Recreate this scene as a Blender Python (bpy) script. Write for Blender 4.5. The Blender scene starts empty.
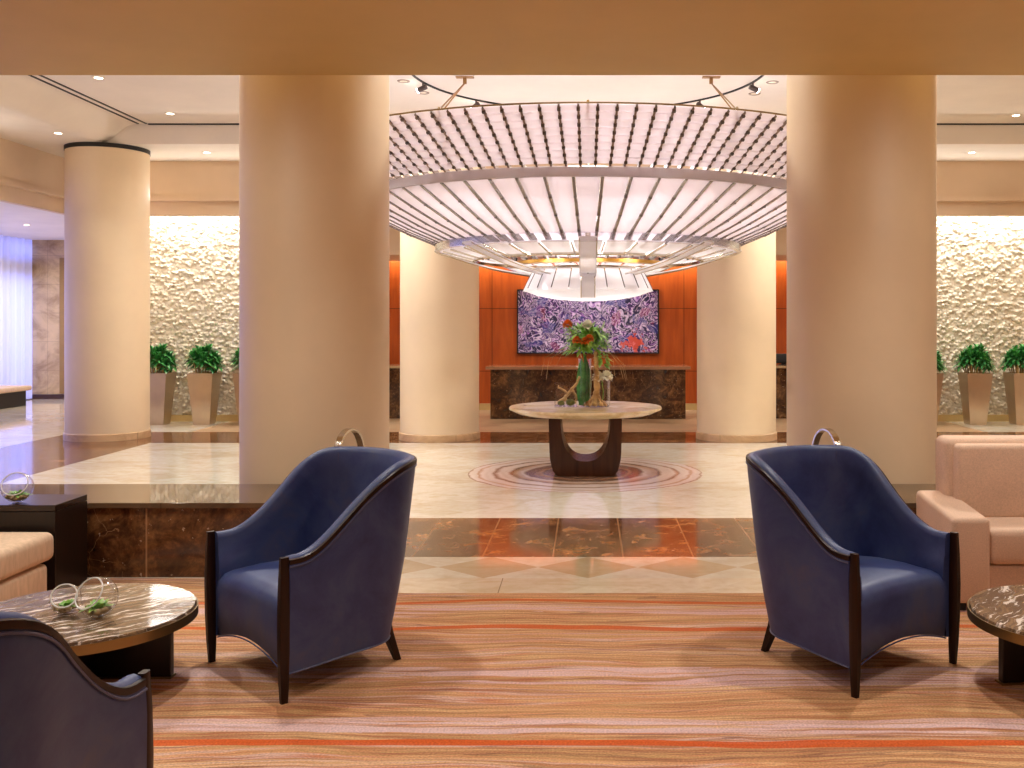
import bpy, bmesh, math, random
import numpy as np
from mathutils import Vector, Matrix, Euler
random.seed(7)
SC = bpy.context.scene
COL = SC.collection
PI = math.pi
R = math.radians

# ------------------------------------------------------------------ helpers
class MB:
    """collects shapes into one mesh"""
    def __init__(s): s.v = []; s.f = []; s.m = []; s.mi = 0
    def add(s, vs, fs):
        o = len(s.v); s.v += [tuple(p) for p in vs]
        for f in fs: s.f.append([i + o for i in f]); s.m.append(s.mi)
        return s
    def addbm(s, bm, mat=None):
        bm.verts.ensure_lookup_table(); bm.verts.index_update()
        s.add([(mat @ v.co if mat else v.co) for v in bm.verts], [[v.index for v in f.verts] for f in bm.faces])
        bm.free(); return s
    def box(s, x0, x1, y0, y1, z0, z1, bevel=0, seg=2, rot=0, tilt=0, taper=None):
        bm = bmesh.new(); bmesh.ops.create_cube(bm, size=1)
        for v in bm.verts:
            v.co = Vector((v.co.x * (x1 - x0), v.co.y * (y1 - y0), v.co.z * (z1 - z0)))
            if taper and v.co.z < 0: v.co.x *= taper; v.co.y *= taper
        if bevel: bmesh.ops.bevel(bm, geom=bm.edges[:], offset=bevel, segments=seg, profile=.5, affect='EDGES')
        M = Matrix.Translation(((x0 + x1) / 2, (y0 + y1) / 2, (z0 + z1) / 2)) @ Euler((tilt, 0, rot)).to_matrix().to_4x4()
        return s.addbm(bm, M)
    def grid(s, P, cu=False, cv=False, flip=False):
        n = len(P); m = len(P[0]); fs = []
        for i in range(n if cu else n - 1):
            for j in range(m if cv else m - 1):
                a, b, c, d = i * m + j, ((i + 1) % n) * m + j, ((i + 1) % n) * m + (j + 1) % m, i * m + (j + 1) % m
                fs.append([d, c, b, a] if flip else [a, b, c, d])
        return s.add([p for r in P for p in r], fs)
    def lathe(s, prof, n=48, c=(0, 0, 0), sx=1, sy=1, a0=0):
        P = []
        for k in range(n):
            a = a0 + 2 * PI * k / n
            P.append([(c[0] + r * sx * math.cos(a), c[1] + r * sy * math.sin(a), c[2] + z) for r, z in prof])
        s.grid(P, cu=True)
        return s
    def cyl(s, r, z0, z1, c=(0, 0), n=32, r1=None):
        r1 = r if r1 is None else r1
        return s.lathe([(0.0001, z0), (r, z0), (r1, z1), (0.0001, z1)], n, (c[0], c[1], 0))
    def tube(s, path, r, n=8, closed=False):
        path = [Vector(p) for p in path]; N = len(path)
        rr = r if isinstance(r, (list, tuple)) else [r] * N
        up = Vector((0.31, 0.17, 0.93)); P = []
        for i, p in enumerate(path):
            a = path[(i - 1) % N] if closed or i > 0 else p
            b = path[(i + 1) % N] if closed or i < N - 1 else p
            t = (b - a).normalized()
            x = up - t * up.dot(t)
            if x.length < 1e-4: x = t.orthogonal()
            x.normalize(); y = t.cross(x); up = x
            P.append([p + (x * math.cos(2 * PI * k / n) + y * math.sin(2 * PI * k / n)) * rr[i] for k in range(n)])
        s.grid(P, cu=closed, cv=True)
        if not closed:
            o = len(s.v) - N * n
            s.f.append([o + k for k in range(n)]); s.m.append(s.mi)
            s.f.append([o + (N - 1) * n + k for k in range(n)][::-1]); s.m.append(s.mi)
        return s
    def sweep(s, frames, prof, closed=False):
        """frames: list of (p, u, v); prof: list of (a, b) -> p + a u + b v"""
        P = [[p + u * a + v * b for a, b in prof] for p, u, v in frames]
        s.grid(P, cu=closed, cv=True)
        if not closed:
            m = len(prof); N = len(P); o = len(s.v) - N * m
            s.f.append([o + k for k in range(m)]); s.m.append(s.mi)
            s.f.append([o + (N - 1) * m + k for k in range(m)][::-1]); s.m.append(s.mi)
        return s
    def sphere(s, c, r, n=12, m=8, sz=1):
        prof = [(max(1e-4, r * math.sin(PI * k / m)), -r * sz * math.cos(PI * k / m)) for k in range(m + 1)]
        return s.lathe(prof, n, c)
    def leaf(s, p, d, up, L, w, droop=.3, nseg=4, fold=.15):
        p = Vector(p); d = Vector(d).normalized(); up = Vector(up)
        side = d.cross(up)
        if side.length < 1e-3: side = d.orthogonal()
        side.normalize(); P = []
        for k in range(nseg + 1):
            t = k / nseg
            q = p + d * L * t + Vector((0, 0, -1)) * droop * L * t * t
            ww = w * (math.sin(PI * min(1, t * .93 + .07)) ** .8) * .5
            nrm = side.cross(d)
            P.append([q - side * ww + nrm * ww * fold, q, q + side * ww + nrm * ww * fold])
        return s.grid(P)
    def build(s, name, mats, parent=None, smooth=True, angle=40, kind=None, loc=None):
        me = bpy.data.meshes.new(name)
        me.from_pydata(s.v, [], s.f)
        mats = mats if isinstance(mats, (list, tuple)) else [mats]
        for m in mats: me.materials.append(m)
        if len(mats) > 1: me.polygons.foreach_set('material_index', s.m)
        bm = bmesh.new(); bm.from_mesh(me)
        bmesh.ops.remove_doubles(bm, verts=bm.verts, dist=2e-5)
        bmesh.ops.recalc_face_normals(bm, faces=bm.faces)
        bm.to_mesh(me); bm.free()
        if smooth:
            me.polygons.foreach_set('use_smooth', [True] * len(me.polygons))
            me.set_sharp_from_angle(angle=R(angle))
        o = bpy.data.objects.new(name, me); COL.objects.link(o)
        if parent: o.parent = parent
        if kind: o['kind'] = kind
        if loc: o.location = loc
        return o

def smooth(x): x = max(0, min(1, x)); return x * x * (3 - 2 * x)
def tag(o, label, cat, group=None, kind=None):
    o['label'] = label; o['category'] = cat
    if group: o['group'] = group
    if kind: o['kind'] = kind
    return o
def thing(name, label, cat, loc=(0, 0, 0), rz=0, group=None):
    o = bpy.data.objects.new(name, None); COL.objects.link(o)
    o.location = loc; o.rotation_euler = (0, 0, rz); o.empty_display_size = .2
    return tag(o, label, cat, group)
def dup(root, label, loc=None, rz=None, group=None):
    r = root.copy(); COL.objects.link(r); r['label'] = label
    if loc is not None: r.location = loc
    if rz is not None: r.rotation_euler = (0, 0, rz)
    if group: r['group'] = group
    for ch in list(root.children):
        c = ch.copy(); COL.objects.link(c); c.parent = r
        for g in list(ch.children):
            d = g.copy(); COL.objects.link(d); d.parent = c
    return r
def struct(mb, name, mats, label=None, cat=None, **k):
    o = mb.build(name, mats, **k); o['kind'] = 'structure'
    if label: o['label'] = label; o['category'] = cat
    return o

# ------------------------------------------------------------------ materials
class Mat:
    def __init__(s, name, rough=.5, metal=0, color=None, **inp):
        s.m = bpy.data.materials.new(name); s.m.use_nodes = True
        s.nt = s.m.node_tree; s.b = s.nt.nodes['Principled BSDF']; s.out = s.nt.nodes['Material Output']
        s.b.inputs['Roughness'].default_value = rough; s.b.inputs['Metallic'].default_value = metal
        if color: s.b.inputs['Base Color'].default_value = (*color, 1)
        for k, v in inp.items(): s.b.inputs[k.replace('_', ' ')].default_value = v
    def n(s, t, props=None, **inp):
        nd = s.nt.nodes.new(t)
        for k, v in (props or {}).items(): setattr(nd, k, v)
        for k, v in inp.items():
            sock = nd.inputs[int(k[1:])] if k[0] == 'i' and k[1:].isdigit() else nd.inputs[k]
            if isinstance(v, bpy.types.NodeSocket): s.nt.links.new(v, sock)
            else: sock.default_value = v
        return nd
    def link(s, a, b): s.nt.links.new(a, b)
    def pos(s, scale=(1, 1, 1), rot=(0, 0, 0), loc=(0, 0, 0), world=False):
        src = s.n('ShaderNodeNewGeometry').outputs['Position'] if world else s.n('ShaderNodeTexCoord').outputs['Object']
        mp = s.n('ShaderNodeMapping', Vector=src)
        mp.inputs['Scale'].default_value = scale; mp.inputs['Rotation'].default_value = rot; mp.inputs['Location'].default_value = loc
        return mp.outputs[0]
    def noise(s, vec, scale=5, detail=4, rough=.5, dist=0):
        return s.n('ShaderNodeTexNoise', Vector=vec, Scale=scale, Detail=detail, Roughness=rough, Distortion=dist).outputs['Fac']
    def ramp(s, fac, stops, interp='LINEAR'):
        nd = s.n('ShaderNodeValToRGB', Fac=fac); cr = nd.color_ramp; cr.interpolation = interp
        while len(cr.elements) < len(stops): cr.elements.new(.5)
        for e, (p, c) in zip(cr.elements, stops):
            e.position = p; e.color = (*c, 1) if len(c) == 3 else c
        return nd.outputs['Color']
    def mix(s, fac, a, b, mode='MIX'):
        nd = s.nt.nodes.new('ShaderNodeMix'); nd.data_type = 'RGBA'; nd.blend_type = mode
        for v, i in ((fac, 0), (a, 6), (b, 7)):
            if isinstance(v, bpy.types.NodeSocket): s.link(v, nd.inputs[i])
            elif i == 0: nd.inputs[0].default_value = v
            else: nd.inputs[i].default_value = (*v, 1)
        return nd.outputs[2]
    def math(s, op, a, b=0.0, c=0.0):
        nd = s.nt.nodes.new('ShaderNodeMath'); nd.operation = op
        for i, v in enumerate((a, b, c)):
            if isinstance(v, bpy.types.NodeSocket): s.link(v, nd.inputs[i])
            else: nd.inputs[i].default_value = v
        return nd.outputs[0]
    def xyz(s, vec): return s.n('ShaderNodeSeparateXYZ', Vector=vec).outputs
    def col(s, sock): s.link(sock, s.b.inputs['Base Color']); return s
    def bump(s, h, strength=.3, dist=.01):
        nd = s.n('ShaderNodeBump', Height=h, Strength=strength, Distance=dist)
        s.link(nd.outputs[0], s.b.inputs['Normal']); return s

def lin(r, g, b):
    f = lambda c: (c / 255 / 12.92) if c / 255 <= .04045 else ((c / 255 + .055) / 1.055) ** 2.4
    return (f(r), f(g), f(b))

def plain(name, c, rough=.5, metal=0, var=.06, vs=6, **k):
    M = Mat(name, rough, metal, **k)
    f = M.noise(M.pos(), vs, 3)
    M.col(M.ramp(f, [(.3, tuple(x * (1 - var) for x in c)), (.7, tuple(min(1, x * (1 + var)) for x in c))]))
    return M.m

def m_plaster(name, c, rough=.6):
    M = Mat(name, rough)
    f = M.noise(M.pos(world=True), 1.2, 5, .6)
    M.col(M.ramp(f, [(.3, tuple(x * .95 for x in c)), (.7, tuple(min(1, x * 1.04) for x in c))]))
    M.bump(M.noise(M.pos(world=True), 60, 2), .03, .003)
    return M.m

def joints(M, vec, sx, sy, w, ox=0, oy=0):
    """1 on thin joint lines of a sx by sy grid"""
    o = M.xyz(vec); res = None
    for a, sz, off in ((o[0], sx, ox), (o[1], sy, oy)):
        if not sz: continue
        q = M.math('FRACT', M.math('DIVIDE', M.math('ADD', a, off), sz))
        d = M.math('LESS_THAN', M.math('MINIMUM', q, M.math('SUBTRACT', 1, q)), w / sz / 2)
        res = d if res is None else M.math('MAXIMUM', res, d)
    return res

def m_cream(name='cream marble', tint=(1, 1, 1), diamond=False, jx=0, jy=0):
    M = Mat(name, .07, Specular_IOR_Level=.6)
    p = M.pos(world=True)
    wv = M.noise(M.pos(scale=(1, 2.2, 1), rot=(0, 0, .5), world=True), 1.6, 8, .62, 1.1)
    c = M.ramp(wv, [(.25, lin(218, 190, 148)), (.42, lin(234, 212, 178)), (.55, lin(246, 230, 204)), (.68, lin(230, 206, 168)), (.8, lin(212, 182, 140))])
    v2 = M.noise(p, 14, 5, .6)
    c = M.mix(.25, c, M.ramp(v2, [(.35, lin(216, 190, 150)), (.65, lin(250, 238, 216))]))
    if diamond:
        o = M.xyz(p)
        u = M.math('DIVIDE', o[0], .66)
        tri = M.math('MULTIPLY', M.math('ABSOLUTE', M.math('SUBTRACT', M.math('FRACT', u), .5)), 2.0)
        vv = M.math('ABSOLUTE', M.math('DIVIDE', M.math('SUBTRACT', o[1], 6.41), .28))
        dm = M.math('LESS_THAN', vv, tri)
        c = M.mix(M.math('MULTIPLY', dm, .55), c, lin(196, 150, 84))
    else:
        o = M.xyz(p)
        # pale chevron veins of the field
        u = M.math('FRACT', M.math('DIVIDE', M.math('ADD', o[0], o[1]), 1.7)); w = M.math('FRACT', M.math('DIVIDE', M.math('SUBTRACT', o[0], o[1]), 1.7))
        k = M.math('MULTIPLY', M.math('LESS_THAN', u, .5), M.math('LESS_THAN', w, .5))
        c = M.mix(M.math('MULTIPLY', k, .2), c, lin(204, 172, 126))
    if jx or jy: c = M.mix(M.math('MULTIPLY', joints(M, p, jx, jy, .006, jx * .28), .7), c, lin(120, 92, 60))
    c = M.mix(1, c, (.90, .99, 1.10), "MULTIPLY")
    if tint != (1, 1, 1): c = M.mix(1, c, tint, 'MULTIPLY')
    M.col(c); return M.m

def m_dark(name, jx=0, jy=0, bright=1.0, ox=0, oy=0, rough=.06, world=True, axes='xy', sc=1):
    M = Mat(name, rough, Specular_IOR_Level=.6)
    p = M.pos(world=world, scale=(sc, sc, sc))
    base = M.noise(p, 4.6, 9, .7, .6)
    b = bright
    c = M.ramp(base, [(.3, tuple(x * b for x in lin(38, 23, 15))), (.48, tuple(x * b for x in lin(72, 45, 27))), (.62, tuple(x * b for x in lin(114, 78, 46))), (.78, tuple(x * b for x in lin(154, 114, 74)))])
    d = M.n('ShaderNodeTexNoise', Vector=p, Scale=3.0, Detail=5.0).outputs['Color']
    pp = M.n('ShaderNodeVectorMath', {'operation': 'MULTIPLY_ADD'}, i0=d, i1=(.35, .35, .35), i2=p).outputs[0]
    vo = M.n('ShaderNodeTexVoronoi', {'feature': 'DISTANCE_TO_EDGE'}, Vector=pp, Scale=4.5).outputs['Distance']
    vein = M.math('LESS_THAN', vo, .007)
    vein = M.math('MULTIPLY', vein, M.math('GREATER_THAN', M.noise(p, 1.7, 2), .56))
    mot = M.noise(p, 19, 6, .7, .5)
    c = M.mix(.6, c, M.mix(1, c, M.ramp(mot, [(.32, (.34, .31, .28)), (.5, (.95, .95, .95)), (.68, (1.9, 1.85, 1.75))]), 'MULTIPLY'))
    c = M.mix(M.math('MULTIPLY', vein, .6), c, lin(170, 128, 90))
    sp = M.math('GREATER_THAN', M.noise(p, 22, 4, .6), .68)
    c = M.mix(M.math('MULTIPLY', sp, .7), c, lin(200, 176, 148))
    if jx or jy:
        q = p
        if axes == 'xz':
            o = M.xyz(p); q = M.n('ShaderNodeCombineXYZ', X=o[0], Y=o[2]).outputs[0]
        c = M.mix(M.math('MULTIPLY', joints(M, q, jx, jy, .011, ox, oy), .75), c, lin(170, 130, 92))
    M.col(c); return M.m

def m_carpet():
    M = Mat('striped carpet', .95, Specular_IOR_Level=.15)
    p = M.pos(world=True); o = M.xyz(p)
    wob = M.noise(M.pos(scale=(.55, .9, 1), world=True), 1.0, 2)
    wob2 = M.noise(M.pos(scale=(1.6, 5, 1), world=True), 1.0, 3, .6)
    yy = M.math('ADD', M.math('ADD', o[1], M.math('MULTIPLY', M.math('SUBTRACT', wob, .5), .34)), M.math('MULTIPLY', M.math('SUBTRACT', wob2, .5), .09))
    q = M.n('ShaderNodeCombineXYZ', X=M.math('MULTIPLY', o[0], .22), Y=M.math('MULTIPLY', yy, 9.0)).outputs[0]
    a = M.noise(q, 1.0, 3, .55)
    A, B, Cc, D, E = lin(196, 132, 94), lin(222, 184, 134), lin(164, 98, 70), lin(220, 190, 178), lin(196, 158, 106)
    c = M.ramp(a, [(.26, Cc), (.33, A), (.385, B), (.42, Cc), (.455, E), (.48, A), (.505, B), (.53, lin(204, 132, 96)), (.555, D), (.585, Cc), (.62, B), (.67, D), (.73, A)])
    q2 = M.n('ShaderNodeCombineXYZ', X=M.math('MULTIPLY', o[0], .7), Y=M.math('MULTIPLY', yy, 26.0)).outputs[0]
    f = M.noise(q2, 1.0, 4, .6)
    c = M.mix(.26, c, M.ramp(f, [(.28, lin(158, 104, 80)), (.4, lin(202, 140, 104)), (.5, lin(222, 180, 132)), (.6, lin(194, 126, 92)), (.7, lin(236, 208, 172))]))
    # thin dusky lines
    q3 = M.n('ShaderNodeCombineXYZ', X=M.math('MULTIPLY', o[0], .45), Y=M.math('MULTIPLY', yy, 10.0)).outputs[0]
    t = M.math('LESS_THAN', M.math('ABSOLUTE', M.math('SUBTRACT', M.noise(q3, 1.0, 2), .5)), .008)
    c = M.mix(M.math('MULTIPLY', t, .4), c, lin(110, 72, 66))
    # individual lilac bands and orange lines across the floor
    yl = M.math('ADD', o[1], M.math('ADD', M.math('MULTIPLY', M.math('SUBTRACT', M.noise(M.pos(scale=(.5, .25, 1), loc=(3, 0, 0), world=True), 1.0, 2), .5), .3), M.math('MULTIPLY', M.math('SUBTRACT', wob2, .5), .03)))
    for y0, w, cc, al in ((5.44, .045, lin(222, 186, 184), .75), (4.47, .05, lin(228, 196, 196), .8), (4.36, .028, lin(222, 186, 188), .75), (3.86, .042, lin(228, 200, 204), .8),
                          (3.93, .016, lin(224, 190, 190), .6), (5.60, .022, lin(208, 100, 44), .8), (5.12, .022, lin(208, 96, 40), .85), (3.72, .022, lin(210, 92, 34), .9), (2.9, .022, lin(208, 96, 44), .9), (3.3, .03, lin(226, 196, 196), .75)):
        wn = M.math('MULTIPLY', M.math('SUBTRACT', M.math('ADD', M.noise(M.pos(scale=(.8, .1, 1), loc=(y0 * 7, 0, 0), world=True), 1.0, 2), M.math('MULTIPLY', f, .9 if w > .027 else .3)), .35 if w > .027 else .1), 2 * w)
        k = M.math('LESS_THAN', M.math('ABSOLUTE', M.math('SUBTRACT', yl, y0)), wn)
        if w > .025 and cc[2] > .3: k = M.math('MULTIPLY', k, M.n('ShaderNodeMapRange', Value=f, i1=.43, i2=.54).outputs[0])
        c = M.mix(M.math('MULTIPLY', k, al), c, cc)
    g = M.noise(p, 110, 2)
    c = M.mix(.6, c, M.mix(1, c, M.ramp(g, [(.3, (.55, .55, .55)), (.7, (1.25, 1.25, 1.25))]), 'MULTIPLY'))
    M.col(c); M.bump(g, .35, .004); return M.m

def m_leather():
    M = Mat('navy leather', .46, Specular_IOR_Level=.45)
    p = M.pos()
    f = M.noise(p, 3.0, 6, .65, .4)
    c = M.ramp(f, [(.3, lin(36, 48, 96)), (.45, lin(50, 64, 114)), (.55, lin(60, 76, 120)), (.68, lin(78, 82, 112))])
    M.col(c)
    M.bump(M.noise(p, 140, 3, .6), .12, .002); return M.m

def m_wood(name, c0, c1, rough=.3, sc=(1, 1, .06), f=14, seam=None, seamz=None):
    M = Mat(name, rough)
    p = M.pos(scale=sc, world=bool(seam))
    a = M.noise(p, f, 6, .6, .4)
    c = M.ramp(a, [(.3, c0), (.7, c1)])
    if seam:
        o = M.xyz(M.pos(world=True)); q = M.n('ShaderNodeCombineXYZ', X=o[0], Y=o[2]).outputs[0]
        c = M.mix(joints(M, q, seam, seamz, .012, seam * .5, .45), c, tuple(x * .25 for x in c0))
    M.col(c); return M.m

def m_tabletop():
    M = Mat('streaked brown marble', .07, Specular_IOR_Level=.5)
    p = M.pos(rot=(0, 0, -.75), scale=(1.5, 1.5, 1.5))
    d = M.n('ShaderNodeTexNoise', Vector=p, Scale=3.5, Detail=5.0).outputs['Color']
    pp = M.n('ShaderNodeVectorMath', {'operation': 'MULTIPLY_ADD'}, i0=d, i1=(.22, .22, .22), i2=p).outputs[0]
    st = M.n('ShaderNodeMapping', Vector=pp); st.inputs['Scale'].default_value = (1.1, 7, 1)
    a = M.noise(st.outputs[0], 2.2, 6, .6)
    c = M.ramp(a, [(.3, lin(70, 56, 48)), (.5, lin(112, 92, 72)), (.6, lin(144, 118, 86)), (.7, lin(96, 80, 70))])
    b = M.noise(st.outputs[0], 3.2, 7, .7)
    k = M.ramp(b, [(.54, (0, 0, 0)), (.585, (1, 1, 1))])
    c = M.mix(k, c, lin(236, 226, 214))
    M.col(c); return M.m

def m_medallion():
    M = Mat('ringed inlay marble', .08, Specular_IOR_Level=.6)
    p = M.pos(); o = M.xyz(p)
    r = M.math('SQRT', M.math('ADD', M.math('POWER', o[0], 2.0), M.math('POWER', o[1], 2.0)))
    nz = M.noise(p, 2.5, 5, .6)
    rr = M.math('ADD', r, M.math('MULTIPLY', M.math('SUBTRACT', nz, .5), .16))
    b, w, t = lin(140, 94, 64), lin(244, 230, 220), lin(200, 160, 126)
    c = M.ramp(M.math('DIVIDE', rr, 1.35), [(.0, b), (.26, b), (.32, lin(96, 60, 40)), (.36, t), (.40, b), (.46, lin(120, 80, 56)), (.49, w), (.56, t), (.59, b), (.62, w), (.70, w), (.735, b), (.76, w), (.83, w), (.855, t), (.87, w), (.915, w), (.93, lin(150, 104, 72)), (.95, w)])
    q = M.n('ShaderNodeCombineXYZ', X=M.math('MULTIPLY', rr, 24.0), Y=M.math('MULTIPLY', M.n('ShaderNodeMath', {'operation': 'ARCTAN2'}, i0=o[1], i1=o[0]).outputs[0], 2.0)).outputs[0]
    c = M.mix(.25, c, M.ramp(M.noise(q, 1, 4, .6), [(.3, lin(150, 104, 70)), (.7, lin(246, 226, 208))]))
    M.col(c); return M.m

def m_painting():
    M = Mat('swirling purple canvas', .45)
    p = M.pos()
    d = M.n('ShaderNodeTexNoise', Vector=p, Scale=2.6, Detail=3.0, Distortion=1.0).outputs['Color']
    pp = M.n('ShaderNodeVectorMath', {'operation': 'MULTIPLY_ADD'}, i0=d, i1=(.6, .6, .6), i2=p).outputs[0]
    a = M.noise(pp, 2.6, 2, .5, 1.5)
    W = lin(230, 212, 236)
    c = M.ramp(a, [(.28, lin(14, 10, 42)), (.36, lin(72, 44, 124)), (.40, W), (.425, lin(16, 10, 46)), (.455, lin(40, 26, 84)), (.48, W), (.505, lin(150, 96, 180)), (.525, lin(18, 10, 48)), (.55, lin(60, 36, 104)), (.575, W), (.605, lin(84, 48, 128)), (.64, lin(16, 10, 48)), (.70, lin(214, 180, 226))])
    h = M.noise(p, 3.0, 2)
    c = M.mix(M.math('MULTIPLY', M.math('GREATER_THAN', h, .62), .25), c, lin(196, 60, 90))
    h2 = M.noise(M.pos(loc=(4, 2, 7)), 2.4, 2)
    c = M.mix(M.math('MULTIPLY', M.math('GREATER_THAN', h2, .6), .5), c, lin(24, 52, 140))
    # coral splash near the lower right corner
    o = M.xyz(p)
    rr = M.math('SQRT', M.math('ADD', M.math('POWER', M.math('SUBTRACT', o[0], .87), 2.0), M.math('POWER', M.math('ADD', o[2], .42), 2.0)))
    c = M.mix(M.math('MULTIPLY', M.math('LESS_THAN', M.math('ADD', rr, M.math('MULTIPLY', M.math('SUBTRACT', M.noise(p, 9, 3, .6), .5), .9)), .17), .8), c, lin(226, 84, 40))
    M.col(c); return M.m

def m_glass(name, tint=(1, 1, 1), ior=1.45):
    m = bpy.data.materials.new(name); m.use_nodes = True; nt = m.node_tree; nt.nodes.clear()
    out = nt.nodes.new('ShaderNodeOutputMaterial'); mx = nt.nodes.new('ShaderNodeMixShader')
    lw = nt.nodes.new('ShaderNodeLayerWeight'); lw.inputs[0].default_value = .5
    pw = nt.nodes.new('ShaderNodeMath'); pw.operation = 'POWER'; pw.inputs[1].default_value = 2.2; nt.links.new(lw.outputs['Facing'], pw.inputs[0])
    fr = nt.nodes.new('ShaderNodeMath'); fr.operation = 'MULTIPLY_ADD'; fr.inputs[1].default_value = .8; fr.inputs[2].default_value = .05; nt.links.new(pw.outputs[0], fr.inputs[0])
    t = nt.nodes.new('ShaderNodeBsdfTransparent'); t.inputs[0].default_value = (*tint, 1)
    g = nt.nodes.new('ShaderNodeBsdfGlossy'); g.inputs['Roughness'].default_value = .02
    nt.links.new(fr.outputs[0], mx.inputs[0]); nt.links.new(t.outputs[0], mx.inputs[1]); nt.links.new(g.outputs[0], mx.inputs[2])
    nt.links.new(mx.outputs[0], out.inputs[0]); return m

def m_translucent(name, c, ft=.5, gloss=.08, em=None, es=0):
    m = bpy.data.materials.new(name); m.use_nodes = True; nt = m.node_tree; nt.nodes.clear()
    out = nt.nodes.new('ShaderNodeOutputMaterial')
    d = nt.nodes.new('ShaderNodeBsdfDiffuse'); d.inputs[0].default_value = (*c, 1)
    t = nt.nodes.new('ShaderNodeBsdfTranslucent'); t.inputs[0].default_value = (*c, 1)
    g = nt.nodes.new('ShaderNodeBsdfGlossy'); g.inputs['Roughness'].default_value = .15
    a = nt.nodes.new('ShaderNodeMixShader'); a.inputs[0].default_value = ft
    b = nt.nodes.new('ShaderNodeMixShader'); b.inputs[0].default_value = gloss
    nt.links.new(d.outputs[0], a.inputs[1]); nt.links.new(t.outputs[0], a.inputs[2])
    nt.links.new(a.outputs[0], b.inputs[1]); nt.links.new(g.outputs[0], b.inputs[2])
    last = b.outputs[0]
    if es:
        e = nt.nodes.new('ShaderNodeEmission'); e.inputs[0].default_value = (*em, 1); e.inputs[1].default_value = es
        s = nt.nodes.new('ShaderNodeAddShader'); nt.links.new(last, s.inputs[0]); nt.links.new(e.outputs[0], s.inputs[1]); last = s.outputs[0]
    nt.links.new(last, out.inputs[0]); return m

def m_emit(name, c, s):
    m = bpy.data.materials.new(name); m.use_nodes = True; nt = m.node_tree; nt.nodes.clear()
    out = nt.nodes.new('ShaderNodeOutputMaterial'); e = nt.nodes.new('ShaderNodeEmission')
    e.inputs[0].default_value = (*c, 1); e.inputs[1].default_value = s
    nt.links.new(e.outputs[0], out.inputs[0]); return m

def m_leafy(name, c0, c1, rough=.4):
    M = Mat(name, rough)
    M.col(M.ramp(M.noise(M.pos(), 11, 3), [(.3, c0), (.7, c1)])); return M.m

def m_fabric(name, c, line=True):
    M = Mat(name, .9, Specular_IOR_Level=.2)
    p = M.pos()
    f = M.noise(M.pos(scale=(1, 1, .25) if line else (1, 1, 1)), 40 if line else 130, 3, .6)
    g = M.noise(p, 3.5, 3)
    cc = M.ramp(f, [(.3, tuple(x * .88 for x in c)), (.7, tuple(min(1, x * 1.1) for x in c))])
    cc = M.mix(.3, cc, M.mix(1, cc, M.ramp(g, [(.35, (.8, .8, .8)), (.65, (1.15, 1.12, 1.1))]), 'MULTIPLY'))
    M.col(cc); M.bump(M.noise(p, 240, 2), .25, .003); return M.m

def m_travertine(name, c0, c1):
    M = Mat(name, .3)
    a = M.noise(M.pos(scale=(1, 1, 1.6), world=True), 1.3, 8, .66, .7)
    o = M.xyz(M.pos(world=True)); q = M.n('ShaderNodeCombineXYZ', X=o[0], Y=o[2]).outputs[0]
    c = M.ramp(a, [(.3, c0), (.55, c1), (.75, tuple(min(1, x * 1.15) for x in c1))])
    c = M.mix(M.math('MULTIPLY', joints(M, q, .9, .62, .008), .4), c, tuple(x * .5 for x in c0))
    M.col(c); return M.m

COLUMN = m_plaster('column plaster', lin(234, 212, 178), .5)
CEIL = m_plaster('ceiling paint', lin(238, 228, 214), .7)
CEILW = m_plaster('wing ceiling paint', lin(236, 230, 222), .7)
SOFFIT = m_plaster('lounge ceiling paint', lin(212, 180, 112), .6)
WALLP = m_plaster('wall paint', lin(226, 202, 174), .7)
CREAM = m_cream(); CREAM_J = m_cream('cream border marble', (1.04, .98, .92), jx=1.92); CREAM_D = m_cream('cream diamond marble', diamond=True)
CREAM_W = m_cream('pale wing marble', (.92, .86, .8), jx=.9, jy=.9)
DARK_T = m_dark('dark tile marble', jx=.485, ox=.2425, bright=2.2, rough=.11)
DARK_S = m_dark('dark side marble', jy=.7, bright=2.3, rough=.11)
DARK_LEDGE = m_dark('ledge marble', jx=.9, ox=.1, bright=1.15, axes='xz', rough=.09)
DARK_DESK = m_dark('desk marble', bright=.85, sc=1.3, rough=.1)
LEDGE_TOP = m_travertine('ledge cap marble', lin(62, 48, 36), lin(106, 84, 62)); LEDGE_TOP.node_tree.nodes['Principled BSDF'].inputs['Roughness'].default_value = .04
BROWN = m_travertine('striated brown marble', lin(166, 126, 90), lin(214, 182, 142)); BROWN.node_tree.nodes['Principled BSDF'].inputs['Roughness'].default_value = .34
CARPET = m_carpet(); LEATHER = m_leather()
PIPING = plain('navy piping', lin(70, 76, 116), .4)
WALNUT = m_wood('dark walnut', lin(28, 15, 11), lin(50, 28, 18), .38)
WALNUT.node_tree.nodes['Principled BSDF'].inputs['Specular IOR Level'].default_value = .22
ESPRESSO = m_wood('espresso veneer', lin(16, 8, 7), lin(32, 17, 13), .35, (1, 1, .05), 20)
PANELWOOD = m_wood('reddish wood panelling', lin(158, 68, 20), lin(190, 90, 32), .28, (1, 1, .12), 9, seam=3.62, seamz=1.18)
TABLEWOOD = m_wood('mahogany', lin(50, 26, 16), lin(82, 46, 28), .25)
TABLETOP = m_tabletop(); MEDAL = m_medallion(); PAINT = m_painting()
TRAV = m_travertine('travertine wall', lin(150, 118, 72), lin(204, 174, 122))
CHROME = plain('brushed nickel', (.62, .56, .47), .18, 1, .03)
STEEL = plain('brushed champagne steel', (.58, .47, .35), .3, 1, .05)
BRONZE = plain('bronze', (.30, .20, .08), .3, .8, .1)
GOLD = plain('aged brass', lin(196, 150, 72), .28, 1, .06)
RIBM = plain('smoked bronze rib', lin(138, 118, 104), .3, .4)
BRONZE2 = plain('satin bronze', lin(170, 130, 84), .35, .6)
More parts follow.
